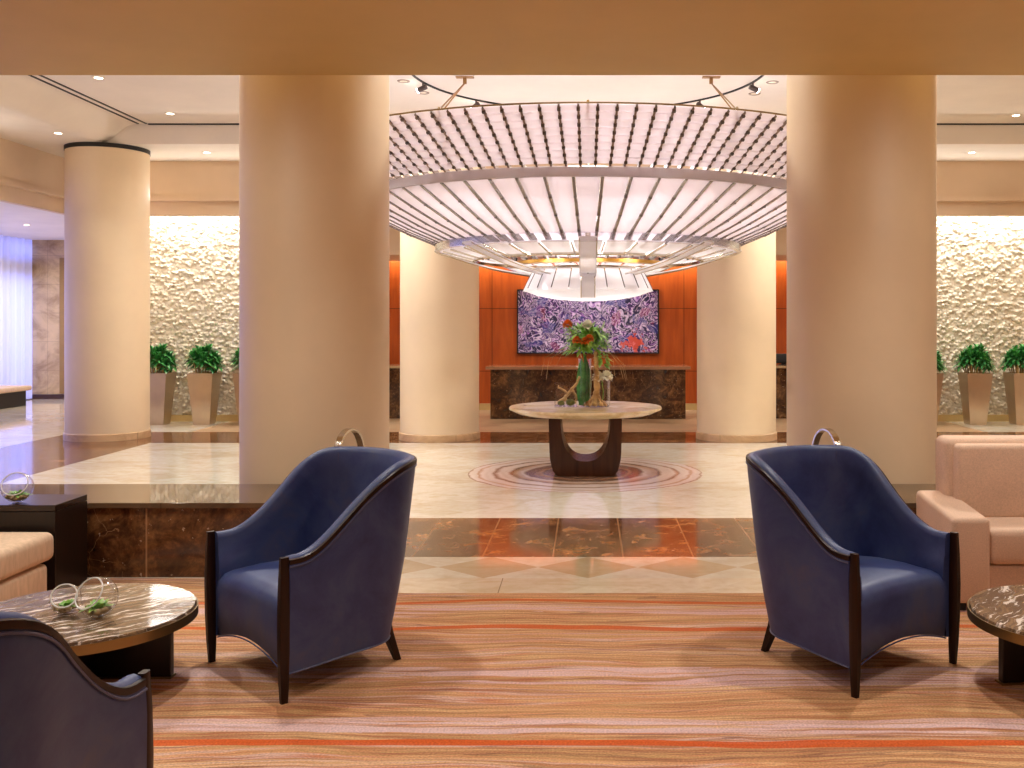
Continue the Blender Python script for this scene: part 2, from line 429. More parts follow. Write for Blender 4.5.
RIBM2 = plain('silver rib', (.30, .27, .26), .25, .7)
CLIP = plain('dark metal clip', lin(84, 72, 68), .4, .4)
BLACK = plain('black', (.006, .005, .005), .5)
BLKMET = plain('black metal', (.01, .009, .009), .35, .5)
ONYX = None
def _onyx():
    M = Mat('ivory stone', .15)
    a = M.noise(M.pos(), 4, 7, .65, .8)
    M.col(M.ramp(a, [(.3, lin(196, 168, 116)), (.5, lin(232, 212, 168)), (.7, lin(246, 234, 204))])); return M.m
ONYX = _onyx()
ACRYL = m_translucent('frosted acrylic', (.93, .88, .92), .55, .05)
CLEAR2 = m_translucent('smoky acrylic', (.66, .60, .62), .5, .1)
CLEAR = m_glass('clear acrylic', (.93, .91, .95))
ACRYLB = m_translucent('white acrylic blade', (.95, .93, .95), .55, .08)
SOFA_T = m_fabric('tan wool', lin(206, 180, 152)); SOFA_P = m_fabric('blush chenille', lin(218, 188, 164), False)
GREEN = m_leafy('deep green leaf', lin(22, 100, 46), lin(100, 186, 100), .3); LIME = m_leafy('fresh green leaf', lin(76, 146, 44), lin(170, 214, 100))
ORANGE = m_leafy('orange petal', lin(206, 92, 28), lin(240, 150, 60)); WHITEP = m_leafy('white petal', lin(232, 226, 200), lin(252, 250, 236))
DRIFT = m_leafy('golden driftwood', lin(136, 96, 48), lin(222, 186, 124), .6); SOIL = plain('soil', lin(40, 28, 20), .9)
PEB = m_leafy('pebbles', lin(92, 72, 44), lin(196, 170, 122), .6); MOSS = m_leafy('moss', lin(60, 74, 26), lin(120, 130, 56), .9)
GLASS = m_glass('clear glass')
LAMP = m_emit('lamp lens', (1, .86, .68), 14)
SPOTL = m_emit('spot lens', (1, .95, .9), 40)

# ------------------------------------------------------------------ room shell
f = MB()
XS = [-13, -7.65, -5.94, -1.35, 1.35, 5.94, 7.65, 9]; YS = [5.79, 6.13, 6.69, 8.04, 13.15, 14.5, 15.0, 21.6]
FM = [CREAM, CREAM_J, CREAM_D, DARK_T, DARK_S, BROWN, CREAM_W]
for i in range(len(XS) - 1):
    for j in range(len(YS) - 1):
        x0, x1, y0, y1 = XS[i], XS[i + 1], YS[j], YS[j + 1]; xm, ym = (x0 + x1) / 2, (y0 + y1) / 2; ax = abs(xm)
        if ym < 6.13 and ax > 1.35: continue
        if ym < 6.13: k = 1
        elif ym < 6.69: k = 2
        elif ax > 7.65: k = 6
        elif ym < 8.04: k = 3
        elif ym < 13.15: k = 4 if ax > 5.94 else 0
        elif ym < 14.5: k = 3
        else: k = 5 if ax < 4.5 else 0
        f.mi = k; f.add([(x0, y0, 0), (x1, y0, 0), (x1, y1, 0), (x0, y1, 0)], [[0, 1, 2, 3]])
f.mi = 0
fl = f.build('floor', FM, smooth=False); fl['kind'] = 'structure'
for p in fl.data.polygons:
    if p.normal.z < 0: p.flip()
f = MB().add([(-8, -4.5, 0), (8, -4.5, 0), (8, 5.79, 0), (-8, 5.79, 0)], [[0, 1, 2, 3]])
f.add([(-8, 5.79, 0), (-1.35, 5.79, 0), (-1.35, 6.13, 0), (-8, 6.13, 0)], [[0, 1, 2, 3]]).add([(1.35, 5.79, 0), (8, 5.79, 0), (8, 6.13, 0), (1.35, 6.13, 0)], [[0, 1, 2, 3]])
struct(f, 'floor_carpet', CARPET, smooth=False)
struct(MB().lathe([(0.001, .002), (1.265, .002), (1.265, 0)], 96), 'floor_marking', MEDAL, loc=(-.03, 10.53, 0))

# low marble ledges between lounge and lobby
for nm, x0, x1 in (('wall_ledge_left', -8, -1.35), ('wall_ledge_right', 1.35, 8)):
    m = MB(); m.mi = 0; m.box(x0, x1, 6.15, 6.86, 0, .44)
    o = struct(m, nm, DARK_LEDGE, smooth=False)
    struct(MB().box(x0, x1, 6.13, 6.865, .44, .475, .004), 'trim_1' if x0 < 0 else 'trim_2', LEDGE_TOP, smooth=False)

# ceilings
struct(MB().box(-8, 8, -4.5, 6.6, 3.3, 3.42), 'ceiling_lounge', SOFFIT, smooth=False)
struct(MB().box(-12.1, 8, 6.5, 6.62, 3.42, 4.6), 'wall_bulkhead', SOFFIT, smooth=False)
struct(MB().box(-6.1, 6.1, 6.6, 13.44, 4.38, 4.5), 'ceiling', CEIL, smooth=False)
cv_ = [(-6.07, 4.385), (-6.24, 4.379)] + [(-6.25 - .5 * q, 4.378 - .278 * smooth(q)) for q in np.linspace(0, 1, 14)] + [(-8.0, 4.1)]
struct(MB().grid([[(x_, y_, z_) for x_, z_ in cv_ + [(-8.0, 4.5), (-6.07, 4.5)]] for y_ in (6.6, 13.42)], cv=True), 'ceiling_soffit_left', CEIL, angle=30)
struct(MB().box(6.07, 8, 6.6, 13.4, 4.1, 4.5), 'ceiling_soffit_right', CEIL, smooth=False)
struct(MB().box(-8, 8, 13.4, 14.85, 4.1, 4.5), 'ceiling_soffit_back', CEIL, smooth=False)
for k, x in enumerate((-6.205, -6.09)): struct(MB().box(x - .013, x + .013, 6.62, 13.38, 4.371, 4.381), f'trim_{3 + k}', BLACK, smooth=False)
struct(MB().box(-6.07, 6.07, 13.375, 13.397, 4.362, 4.38), 'trim_5', BLACK, smooth=False)
# stepped bulkheads round the lobby
b = MB().box(-8.0, -7.84, 6.62, 14.85, 3.54, 4.12).box(-8.0, -7.90, 6.62, 14.9, 3.28, 3.5).box(-8.0, -7.78, 6.62, 14.75, 3.49, 3.545)
struct(b, 'wall_header_left', WALLP, smooth=False)
b = MB().box(-7.9, 8, 14.8, 15.0, 3.54, 4.12).box(-7.95, 8, 14.86, 15.0, 3.28, 3.5).box(-7.9, 8, 14.74, 15.0, 3.49, 3.545)
struct(b, 'wall_header_back', WALLP, smooth=False)
struct(MB().box(-8, 8, 15.0, 18.5, 3.5, 3.62), 'ceiling_cove', CEIL, smooth=False)
struct(MB().box(-12.2, -7.98, 6.6, 21.2, 3.44, 3.56), 'ceiling_wing', CEILW, smooth=False)
# far walls
def pebble_wall(x0, x1, z0, z1, y):
    st = .0105; nx = int((x1 - x0) / st); nz = int((z1 - z0) / st); rng = np.random.default_rng(3 if x0 < 0 else 4)
    X, Z = np.meshgrid(np.linspace(x0, x1, nx + 1), np.linspace(z0, z1, nz + 1), indexing='ij')
    c = .055; gx, gz = X / c, Z / c * 1.15
    ix, iz = np.floor(gx).astype(int), np.floor(gz).astype(int)
    mx, mz = ix.min() - 2, iz.min() - 2; W, H = ix.max() - mx + 3, iz.max() - mz + 3
    jx, jz, jh = rng.random((W, H)), rng.random((W, H)), rng.random((W, H))
    f1 = np.full(X.shape, 9.); hh = np.zeros(X.shape)
    for a in (-1, 0, 1):
        for d in (-1, 0, 1):
            u, v = ix + a - mx, iz + d - mz
            dist = np.hypot(ix + a + jx[u, v] - gx, iz + d + jz[u, v] - gz)
            k = dist < f1; f1 = np.where(k, dist, f1); hh = np.where(k, jh[u, v], hh)
    D = .085 * np.clip(1.0 - f1 * 1.1, 0, 1) ** .45 * (.1 + .9 * hh)
    V = np.stack([X, y - D, Z], -1).reshape(-1, 3)
    idx = np.arange((nx + 1) * (nz + 1)).reshape(nx + 1, nz + 1)
    F = np.stack([idx[:-1, :-1], idx[1:, :-1], idx[1:, 1:], idx[:-1, 1:]], -1).reshape(-1, 4)
    m = MB(); m.v = [tuple(p) for p in V.tolist()]; m.f = F.tolist(); m.m = [0] * len(m.f)
    return m
STONE = m_plaster('white river stone', lin(226, 216, 196), .7)
struct(pebble_wall(-7.95, -4.3, .05, 3.5, 16.17), 'wall_stone_left', STONE, angle=60)
struct(pebble_wall(4.3, 8.0, .05, 3.5, 16.17), 'wall_stone_right', STONE, angle=60)
GOLDTRIM = plain('sandstone skirting', lin(206, 178, 120), .4)
struct(MB().box(-7.95, -4.3, 16.08, 16.16, 0, .11), 'baseboard_left', GOLDTRIM, smooth=False)
struct(MB().box(4.3, 8, 16.08, 16.16, 0, .11), 'baseboard_right', GOLDTRIM, smooth=False)
struct(MB().box(-7.95, -4.2, 16.2, 16.3, 0, 3.6).box(4.2, 8, 16.2, 16.3, 0, 3.6).box(-4.3, -4.2, 16.1, 18.4, 0, 3.5).box(4.2, 4.3, 16.1, 18.4, 0, 3.5), 'wall_alcove_sides', WALLP, smooth=False)
struct(MB().box(-4.2, 4.2, 18.3, 18.4, .0, 3.5), 'wall_back', PANELWOOD, smooth=False)
struct(MB().box(-4.2, 4.2, 18.26, 18.31, 0, .12), 'baseboard_back', GOLDTRIM, smooth=False)
struct(MB().box(-4.2, 4.2, 16.3, 16.42, 2.78, 3.5).box(-4.2, 4.2, 16.42, 17.85, 2.78, 2.86), 'wall_header_alcove', WALLP, smooth=False)
# side wing
struct(MB().box(-12.3, -7.8, 21.0, 21.2, 0, 3.5), 'wall_wing_back', TRAV, smooth=False)
NICHE = plain('ochre wall covering', lin(150, 116, 60), .6)
struct(MB().box(-11.42, -10.2, 20.96, 21.0, .12, 3.05), 'wall_wing_panel', NICHE, smooth=False)
struct(MB().box(-12.2, -7.8, 20.95, 21.0, 0, .1), 'baseboard_wing', plain('dark skirting', lin(70, 44, 28), .3), smooth=False)
struct(MB().box(-7.98, -7.84, 14.9, 21.0, 0, 3.44), 'wall_wing_side', WALLP, smooth=False)
# window wall of the wing: frame, transom, panes, dusk sky outside
FR = plain('window frame paint', lin(196, 172, 132), .5)
w = MB()
for y in (8, 10, 12, 14, 16, 18, 20): w.box(-12.26, -12.16, y - .04, y + .04, 0, 3.44)
w.box(-12.26, -12.16, 6.6, 21, 2.62, 2.98).box(-12.26, -12.16, 6.6, 21, 0, .1).box(-12.26, -12.16, 6.6, 21, 3.36, 3.44)
wi = w.build('window_1', FR, smooth=False); wi['kind'] = 'structure'
MB().box(-12.215, -12.205, 6.6, 21, 0, 3.44).build('pane', GLASS, wi, smooth=False)
# closing walls
struct(MB().box(-8.1, 8.1, -4.6, -4.5, 0, 3.5), 'wall_front', WALLP, smooth=False)
struct(MB().box(-8.1, -8.0, -4.5, 6.6, 0, 3.5), 'wall_left', WALLP, smooth=False)
struct(MB().box(8.0, 8.1, -4.5, 18.5, 0, 4.6), 'wall_right', WALLP, smooth=False)
struct(MB().box(-12.3, -8, 6.5, 6.6, 0, 3.6), 'wall_wing_front', WALLP, smooth=False)

# columns
def column(x, y, r, top, label, cap=False, base=True):
    o = struct(MB().lathe([(r, 0), (r, .1), (r, top)], 96), 'column', COLUMN, label, 'column', loc=(x, y, 0))
    if base: MB().lathe([(r, .0), (r + .016, .0), (r + .016, .095), (r, .105)], 96).build('base_ring', BROWN, o)
    if cap: MB().lathe([(r, top - .06), (r + .008, top - .06), (r + .008, top), (r, top)], 96).build('reveal_band', BLACK, o)
    return o
column(-2.085, 7.43, .552, 4.38, 'large round cream column standing close behind the left armchair', base=True)
column(2.085, 7.43, .552, 4.38, 'large round cream column standing close behind the right armchair', base=True)
column(-2.095, 13.71, .552, 4.2, 'round cream column farther back, just left of the stone reception desk')
column(2.095, 13.71, .552, 4.2, 'round cream column farther back, just right of the stone reception desk')
column(-6.82, 13.78, .545, 4.1, 'round column with black band on top near the blue curtain', cap=True)

# curtain
P = []
N = 420
for k in range(N + 1):
    y = 6.9 + (20.93 - 6.9) * k / N
    P.append([(-11.98 + .05 * math.sin(y * 23 + .8 * math.sin(y * 3.1)) + .02 * math.sin(y * 51), y, z) for z in (.02, 1.2, 2.4, 3.43)])
m = MB().grid(P)
CURT = m_translucent('sheer voile', (.92, .92, .97), .62, .0)
o = m.build('curtain', CURT, angle=180)
tag(o, 'sheer pleated curtain glowing blue in front of the far left window', 'curtain')

# ------------------------------------------------------------------ armchairs
_arc = []
def arm_plan(u, W=.375, D0=-.33, D1=.33, ex=2.7):
    """outer outline of the chair at floor level; u 0..1 from right front round the back to left front, with outward normal"""
    def pt(u):
        s = u * 2
        side = 1 if s <= 1 else -1
        s = s if s <= 1 else 2 - s
        Ls = .36
        if s < .42:
            t = s / .42
            return Vector((side * (W - .02 * t), D0 + Ls * t, 0))
        t = (s - .42) / .58 * PI / 2
        cx = math.cos(t); sy = math.sin(t)
        return Vector((side * (W - .02) * max(cx, 0) ** (2 / ex), D0 + Ls + (D1 - D0 - Ls) * max(sy, 0) ** (2 / ex), 0))
    if not _arc:             # even steps along the outline
        pts_ = [pt(k / 2000) for k in range(2001)]; acc = 0; _arc.append(0)
        for a, b in zip(pts_, pts_[1:]): acc += (b - a).length; _arc.append(acc)
    def at_len(u):
        return pt(float(np.interp(max(0, min(1, u)) * _arc[-1], _arc, np.linspace(0, 1, 2001))))
    p = at_len(u); a = at_len(u - .006); b = at_len(u + .006)
    t = (b - a).normalized(); n = Vector((t.y, -t.x, 0))
    return p, n
def make_chair(label, loc, rz):
    t = thing('armchair', label, 'armchair', loc, rz, 'navy leather barrel armchairs')
    NU = 72
    def top(s):           # s: 0 front .. 1 centre back
        return .61 + .345 * smooth((s - .05) / .62) + .01 * s
    def lean(s): return .145 * smooth((s - .2) / .75)
    def inset(s): return .035 * smooth(s / .5)         # base pulled in towards the rear
    shell = MB(); P = []; rail = []; pipe = []; bot = []
    TH = .062
    for i in range(NU + 1):
        u = i / NU; s = 1 - abs(u * 2 - 1); p, n = arm_plan(u)
        zt = top(s); zb = .125 - .0 * s
        def at(z, off): return Vector((p.x, p.y, 0)) + n * (off + lean(s) * (z - .12) - inset(s) * (1 - min(1, z / .6))) + Vector((0, 0, z))
        row = [at(zb, -.05), at(zb, 0), at(.3, .006), at(.5, .008), at(zt - .12 * (zt - .4), .004), at(zt - .012, 0), at(zt + .002, -.012),
               at(zt + .008, -.032), at(zt + .002, -.052), at(zt - .02, -TH), at(zt - .1, -TH - .004), at((zt + .4) / 2, -TH - .01), at(.4, -TH - .02), at(.3, -TH - .02)]
        P.append(row)
        rail.append((at(zt - .012, 0), n, Vector((0, 0, 1))))
        pipe.append(at(zt - .034, .006)); bot.append(at(zb, .001))
    shell.grid(P)
    o = len(shell.v) - (NU + 1) * 14
    shell.f.append([o + k for k in range(14)]); shell.m.append(0)
    shell.f.append([o + NU * 14 + k for k in range(14)][::-1]); shell.m.append(0)
    sh = shell.build('backrest', LEATHER, t, angle=60)
    pm = MB().tube(pipe, .0045, 6); pm.tube(bot, .004, 6)
    # seams where arms meet the inner back
    for u in (.345, .655):
        p, n = arm_plan(u); s = 1 - abs(u * 2 - 1); zt = top(s)
        path = [Vector((p.x, p.y, 0)) + n * (-TH + .001 - (.02 if z < .5 else .01) * (1 - (z - .4) / (zt - .4)) + lean(s) * (z - .12) - inset(s) * (1 - min(1, z / .6))) + Vector((0, 0, z)) for z in np.linspace(.42, zt - .02, 8)]
        pm.tube(path, .003, 5)
    pm.build('piping', PIPING, sh)
    rm = MB().sweep(rail, [(-.005, -.013), (.005, -.013), (.0065, -.002), (.005, .007), (-.004, .010), (-.012, .008)])
    rm.build('wooden_rail', WALNUT, t)
    # seat with crowned top and arched apron
    S = []; NX = 22
    xi = .315
    for i in range(NX + 1):
        x = -xi + 2 * xi * i / NX; e = 1 - abs(x / xi) ** 5
        zb = .122 + .055 * (1 - (x / xi) ** 2)
        zf = .455 - .03 * (1 - e); yf = -.335 + .004 * (1 - e)
        row = [(x, -.20, zb), (x, yf + .02, zb), (x, yf, zb + .012), (x, yf - .010, .30), (x, yf - .012, zf - .075), (x, yf - .004, zf - .035), (x, yf + .02, zf - .010), (x, yf + .06, zf),
               (x, -.15, zf + .012 * e), (x, 0, zf + .006 * e), (x, .16, zf - .015), (x * .93, .262, zf - .03)]
        S.append(row)
    sm = MB().grid(S)
    st = sm.build('seat', LEATHER, t, angle=60)
    MB().tube([(x_, -.336,   .124 + .055 * (1 - (x_ / xi) ** 2)) for x_ in np.linspace(-xi, xi, 16)], .0035, 6).build('piping', PIPING, st)
    for sx in (-1, 1):    # front legs run up as show-wood posts to the arm tips
        x = sx * .357
        prof = [(.0, .012, .015), (.1, .016, .02), (.22, .019, .023), (.38, .019, .024), (.52, .016, .021), (.618, .011, .018)]
        fr = []
        Q = []
        for z, hx, hy in prof:
            Q.append([Vector((x + a * hx + sx * .008 * math.sin(z * 3), -.345 + b_ * hy - .004 * math.sin(z * 4), z)) for a, b_ in ((-1, -.7), (-.7, -1), (.7, -1), (1, -.7), (1, .7), (.7, 1), (-.7, 1), (-1, .7))])
        lm = MB().grid(Q, cv=True); nq = len(Q) * 8
        lm.f.append(list(range(8))); lm.m.append(0); lm.f.append(list(range(nq - 8, nq))[::-1]); lm.m.append(0)
        lm.build('leg', WALNUT, t)
        bm_ = MB(); Q = []
        for z, k in ((0, 0), (.07, .5), (.14, 1), (.2, 1.3)):
            cx, cy, h = sx * (.235 - .02 * k), .30 - .045 * k, .014 + .008 * k
            Q.append([Vector((cx + a * h, cy + b_ * h, z)) for a, b_ in ((-1, -1), (1, -1), (1, 1), (-1, 1))])
        bm_.grid(Q, cv=True); bm_.f += [[0, 1, 2, 3], [15, 14, 13, 12]]; bm_.m += [0, 0]
        bm_.build('leg', WALNUT, t, smooth=False)
    return t
ch = make_chair('navy leather barrel armchair in front of the left marble ledge, facing left', (-1.292, 4.60, 0), R(-45.4))
dup(ch, 'navy leather barrel armchair by the pink sofa, facing right', (1.235, 4.66, 0), R(36))
dup(ch, 'navy leather armchair seen from behind, cut off by the bottom left corner', (-1.64, 2.42, 0), R(180 - 3))

# ------------------------------------------------------------------ coffee tables
def coffee_table(label, loc, rz=0):
    t = thing('coffee_table', label, 'coffee table', loc, rz, 'round marble coffee tables')
    Rr = .475
    MB().lathe([(.001, .28), (Rr - .004, .28), (Rr, .284), (Rr, .322), (Rr - .006, .332), (.001, .332)], 96).build('tabletop', [TABLETOP], t)
    MB().lathe([(Rr + .001, .279), (Rr + .006, .279), (Rr + .006, .321), (Rr + .001, .321)], 96).build('brass_edge', BRONZE, t)
    MB().box(-.33, .355, .09, .13, .006, .28, .004).build('base_panel', ESPRESSO, t, smooth=False)
    MB().box(-.03, .01, -.36, .32, .006, .28, .004).build('base_panel', ESPRESSO, t, smooth=False)
    MB().box(-.34, .36, .08, .14, 0, .008).box(-.04, .02, -.37, .33, 0, .0085).build('foot_plate', BRONZE, t, smooth=False)
    return t
ct = coffee_table('round brown streaked marble coffee table holding two glass bowls, lower left', (-2.245, 4.30, 0))
dup(ct, 'round marble coffee table before the pink sofa, cut by the right edge', (2.185, 4.27, 0), R(8))

# glass bowls
def terrarium(label, loc, r, rz, seed, grey=False):
    rnd = random.Random(seed)
    t = thing('glass_terrarium', label, 'glass terrarium', loc, rz, 'glass plant bowls')
    # globe with a slanted round opening
    prof = [(max(1e-4, r * math.sin(a)), -r * math.cos(a)) for a in np.linspace(.0, PI * .70, 24)]
    g = MB().lathe(prof, 36)
    M = Matrix.Rotation(R(58), 4, 'X')
    g.v = [tuple(M @ Vector(v) + Vector((0, 0, r))) for v in g.v]
    g.build('glass_globe', GLASS, t)
    ra = PI * .70
    ring = [tuple(M @ Vector((r * math.sin(ra) * math.cos(k), r * math.sin(ra) * math.sin(k), -r * math.cos(ra))) + Vector((0, 0, r))) for k in np.linspace(0, 2 * PI, 37)[:-1]]
    MB().tube(ring, .0035, 6, closed=True).build('rim', m_white_rim, t)
    pb = MB()
    for k in range(34):
        a = rnd.random() * 6.28; q = r * .62 * math.sqrt(rnd.random())
        pb.sphere((q * math.cos(a), q * math.sin(a), r - math.sqrt(max(0, (r * .93) ** 2 - q * q)) + .012), .011 + .006 * rnd.random(), 7, 5, .8)
    pb.build('pebbles', PEB, t)
    lf = MB()
    for k in range(46):
        a = rnd.random() * 6.28; el = .25 + rnd.random() * .9; q = r * .3 * rnd.random()
        lf.leaf((q * math.cos(a), q * math.sin(a), r * .42), (math.cos(a) * math.cos(el), math.sin(a) * math.cos(el), math.sin(el)), (0, 0, 1), r * (.45 + .4 * rnd.random()), .02, .3, 3)
    lf.build('succulent', LIME, t)
    return t
m_white_rim = plain('bright glass edge', (.85, .88, .86), .05)
ZT = .332
terrarium('smaller glass bowl with succulent, left one on the coffee table', (-2.30, 4.27, ZT), .064, .3, 1)
terrarium('larger glass bowl with succulent, right one on the coffee table', (-2.135, 4.22, ZT), .085, -.4, 2)
terrarium('glass bowl of green succulent on the dark side table', (-3.40, 5.78, .545), .088, .2, 3)

# ------------------------------------------------------------------ left side table and sofa
t = thing('side_table', 'dark espresso block side table against the left marble ledge', 'side table', (-3.62, 5.885, 0))
MB().box(-.5, .5, -.205, .16, .0, .505, .002).build('body', ESPRESSO, t, smooth=False)
MB().box(-.5, .5, -.205, .16, .508, .545, .002).build('top', plain('dark lacquer top', lin(40, 26, 22), .18), t, smooth=False)
t = thing('sofa', 'tan armless sofa beside the dark side table, cut by the left edge', 'sofa', (-3.55, 4.45, 0))
MB().box(-.5, .455, -1.2, 1.12, .04, .235, .03, 4).build('base', SOFA_T, t)
MB().box(-.5, .475, -1.18, 1.165, .245, .41, .045, 5).build('seat_cushion', SOFA_T, t)
MB().box(-.72, -.45, -1.2, 1.14, .04, .8, .06, 5).build('backrest', SOFA_T, t)
for x in (-.6, .38):
    for y in (-1.1, 1.05): MB().box(x - .03, x + .03, y - .03, y + .03, 0, .05).build('leg', BLACK, t, smooth=False)

# right sofa
t = thing('sofa', 'blush pink upholstered sofa with square arm at the right edge', 'sofa', (0, 0, 0))
m = MB(); bm = bmesh.new(); bmesh.ops.create_cube(bm, size=1)
for v in bm.verts:
    fy = v.co.y + .5
    v.co = Vector((2.03 + (v.co.x + .5) * .215, 5.40 + fy * .62, .045 + (v.co.z + .5) * ((.475 if fy < .5 else .535))))
bmesh.ops.bevel(bm, geom=bm.edges[:], offset=.028, segments=4, profile=.5, affect='EDGES')
m.addbm(bm); m.build('arm', SOFA_P, t)
MB().box(2.2, 4.3, 5.44, 6.02, .05, .25, .02, 3).build('base', SOFA_P, t)
MB().box(2.246, 3.4, 5.415, 5.90, .255, .455, .04, 5).build('seat_cushion', SOFA_P, t)
MB().box(3.41, 4.3, 5.415, 5.90, .255, .455, .04, 5).build('seat_cushion', SOFA_P, t)
MB().box(2.165, 4.3, 5.86, 6.08, .06, .915, .045, 5).build('backrest', SOFA_P, t)
MB().box(2.205, 3.4, 5.78, 5.90, .44, .885, .03, 5).build('back_cushion', SOFA_P, t)
MB().box(3.41, 4.3, 5.78, 5.90, .44, .885, .03, 5).build('back_cushion', SOFA_P, t)
for x, y in ((2.09, 5.47), (2.09, 5.96), (4.2, 5.47), (4.2, 5.96)):
    MB().box(x - .03, x + .03, y - .03, y + .03, 0, .06).build('leg', BLACK, t, smooth=False)

# chrome handrail hoops on the ends of the ledges
def hoop(label, sx):
    t = thing('handrail', label, 'handrail', (sx * 1.52, 6.5, .475), 0, 'arched metal handrails')
    fr = []
    A = Vector((sx * .135, -.12, 0)); B = Vector((sx * .03, .14, 0)); d = (B - A).normalized(); L = (B - A).length
    pts = []
    for k in range(5): pts.append(A + Vector((0, 0, .24 * k / 5)))
    for k in range(17):
        a = PI - PI * k / 16
        pts.append((A + B) / 2 + d * (L / 2) * math.cos(a) + Vector((0, 0, .24 + .185 * math.sin(a))))
    for k in range(4, -1, -1): pts.append(B + Vector((0, 0, .24 * k / 5)))
    wdir = Vector((-d.y, d.x, 0))
    for k, p in enumerate(pts):
        tn = (pts[min(k + 1, len(pts) - 1)] - pts[max(k - 1, 0)]).normalized()
        fr.append((p, wdir, tn.cross(wdir)))
    MB().sweep(fr, [(-.024, -.006), (.024, -.006), (.024, .006), (-.024, .006)]).build('rail', CHROME, t, angle=30)
    for Q in (A, B): MB().box(Q.x - .035, Q.x + .035, Q.y - .035, Q.y + .035, 0, .012, .003).build('foot_plate', CHROME, t)
    return t
hoop('arched nickel handrail rising behind the left armchair', -1)
hoop('arched nickel handrail rising behind the right armchair', 1)

# ------------------------------------------------------------------ centre table
t = thing('foyer_table', 'round ivory stone foyer table on dark wood horseshoe pedestal', 'table', (-.028, 10.53, 0))
MB().lathe([(.001, .632), (.60, .632), (.72, .645), (.825, .692), (.828, .702), (.822, .716), (.001, .716)], 96).build('tabletop', ONYX, t)
# horseshoe pedestal: outline in xz, extruded in y
out = [(-.388, .64), (-.378, .2), (-.345, .06), (-.295, .004), (.295, .004), (.345, .06), (.378, .2), (.388, .64)]
inn = []
for k in range(25):
    a_ = PI * k / 24; x = .262 * math.copysign(abs(math.cos(a_)) ** .8, math.cos(a_))
    inn.append((x, .64 - .48 * math.sin(a_) ** .8))
ring_o = []
for k in range(25):                    # resample the outer outline to pair with the inner one
    s_ = k / 24 * 7; i = min(6, int(s_)); q = s_ - i
    a, b = out[::-1][i], out[::-1][i + 1]
    ring_o.append((a[0] + (b[0] - a[0]) * q, a[1] + (b[1] - a[1]) * q))
def hd(z): return .15 + .10 * (z / .64)
P = []
for (xo, zo), (xi_, zi) in zip(ring_o, inn):
    c = .012
    P.append([(xo, -.30, zo), (xi_, -.30, zi), (xi_, .30, zi), (xo, .30, zo)])
MB().grid(P, cv=True).build('pedestal', TABLEWOOD, t, angle=28)

# things on the table
TZ = .716; TY = 10.53
def vase(label, x, y, r, h, name='glass_vase', leafin=False, square=False):
    t = thing(name, label, 'vase', (x, y, TZ))
    n = 4 if square else 32
    MB().lathe([(.001, .004), (r - .004, .004), (r, .01), (r, h), (r - .005, h), (r - .005, .016), (.001, .016)], n, a0=PI / 4).build('glass_wall', GLASS, t, angle=30)
    return t
vase('square clear glass vase at the left of the table arrangement', -.236, TY - .06, .17, .26, square=True)
vase('tall clear glass cylinder vase wrapped by one big green leaf', -.035, TY - .02, .072, .52)
vase('clear glass cylinder with white blossom right on the foyer table', .155, TY - .05, .085, .31)
rnd = random.Random(5)
def gnarl(path, r0, r1, m, jit=.01, n=7, seg=14):
    pts = []; rr = []
    for k in range(seg + 1):
        s_ = k / seg * (len(path) - 1); i = min(len(path) - 2, int(s_)); q = smooth(s_ - i)
        p = Vector(path[i]).lerp(Vector(path[i + 1]), q)
        pts.append(p + Vector((rnd.uniform(-jit, jit), rnd.uniform(-jit, jit), rnd.uniform(-jit, jit) * .5))); rr.append((r0 + (r1 - r0) * k / seg) * rnd.uniform(.8, 1.2))
    m.tube(pts, rr, n)
m = MB()
gnarl([(.08, 0, .04), (.10, .0, .2), (.085, 0, .42), (.09, 0, .60)], .036, .026, m, .006, 8, 18)
for k in range(11):
    a = k / 11 * 6.28 + .2
    gnarl([(.09, 0, .16), (.09 + .05 * math.cos(a), .04 * math.sin(a), .08), (.08 + .13 * math.cos(a), .11 * math.sin(a), .018)], .022, .008, m, .006, 6, 8)
for k in range(7):
    a = k / 7 * 6.28
    m.sphere((.08 + .09 * math.cos(a), .08 * math.sin(a), .040), .024 + .01 * rnd.random(), 8, 6)
o = m.build('driftwood', DRIFT, angle=60, loc=(0, TY - .10, TZ)); tag(o, 'upright golden driftwood trunk with spreading roots on the foyer table', 'driftwood')
m = MB()
gnarl([(-.34, 0, .05), (-.27, .02, .1), (-.2, 0, .2), (-.14, 0, .27), (-.13, 0, .33)], .022, .014, m, .008, 7, 16)
gnarl([(-.24, .0, .14), (-.30, .02, .19), (-.36, 0, .21), (-.34, 0, .23)], .014, .006, m, .006, 6, 10)
gnarl([(-.2, 0, .18), (-.15, .02, .1), (-.17, 0, .04)], .018, .012, m, .006, 6, 10)
o = m.build('driftwood', DRIFT, angle=60, loc=(.03, TY - .06, TZ)); tag(o, 'small twisted driftwood branch standing inside the square glass vase', 'driftwood')
for k, (x, y, r) in enumerate(((-.29, -.10, .038), (-.19, -.11, .05))):
    m = MB().sphere((0, 0, r * .75), r, 14, 10, .75)
    m.v = [(a * (1 + rnd.uniform(-.08, .08)), b * (1 + rnd.uniform(-.08, .08)), c) for a, b, c in m.v]
    o = m.build('moss_ball', MOSS, loc=(x, TY + y, TZ + .017)); tag(o, ('smaller' if k == 0 else 'larger') + ' mossy stone lying inside the square glass vase', 'stone', 'mossy stones')
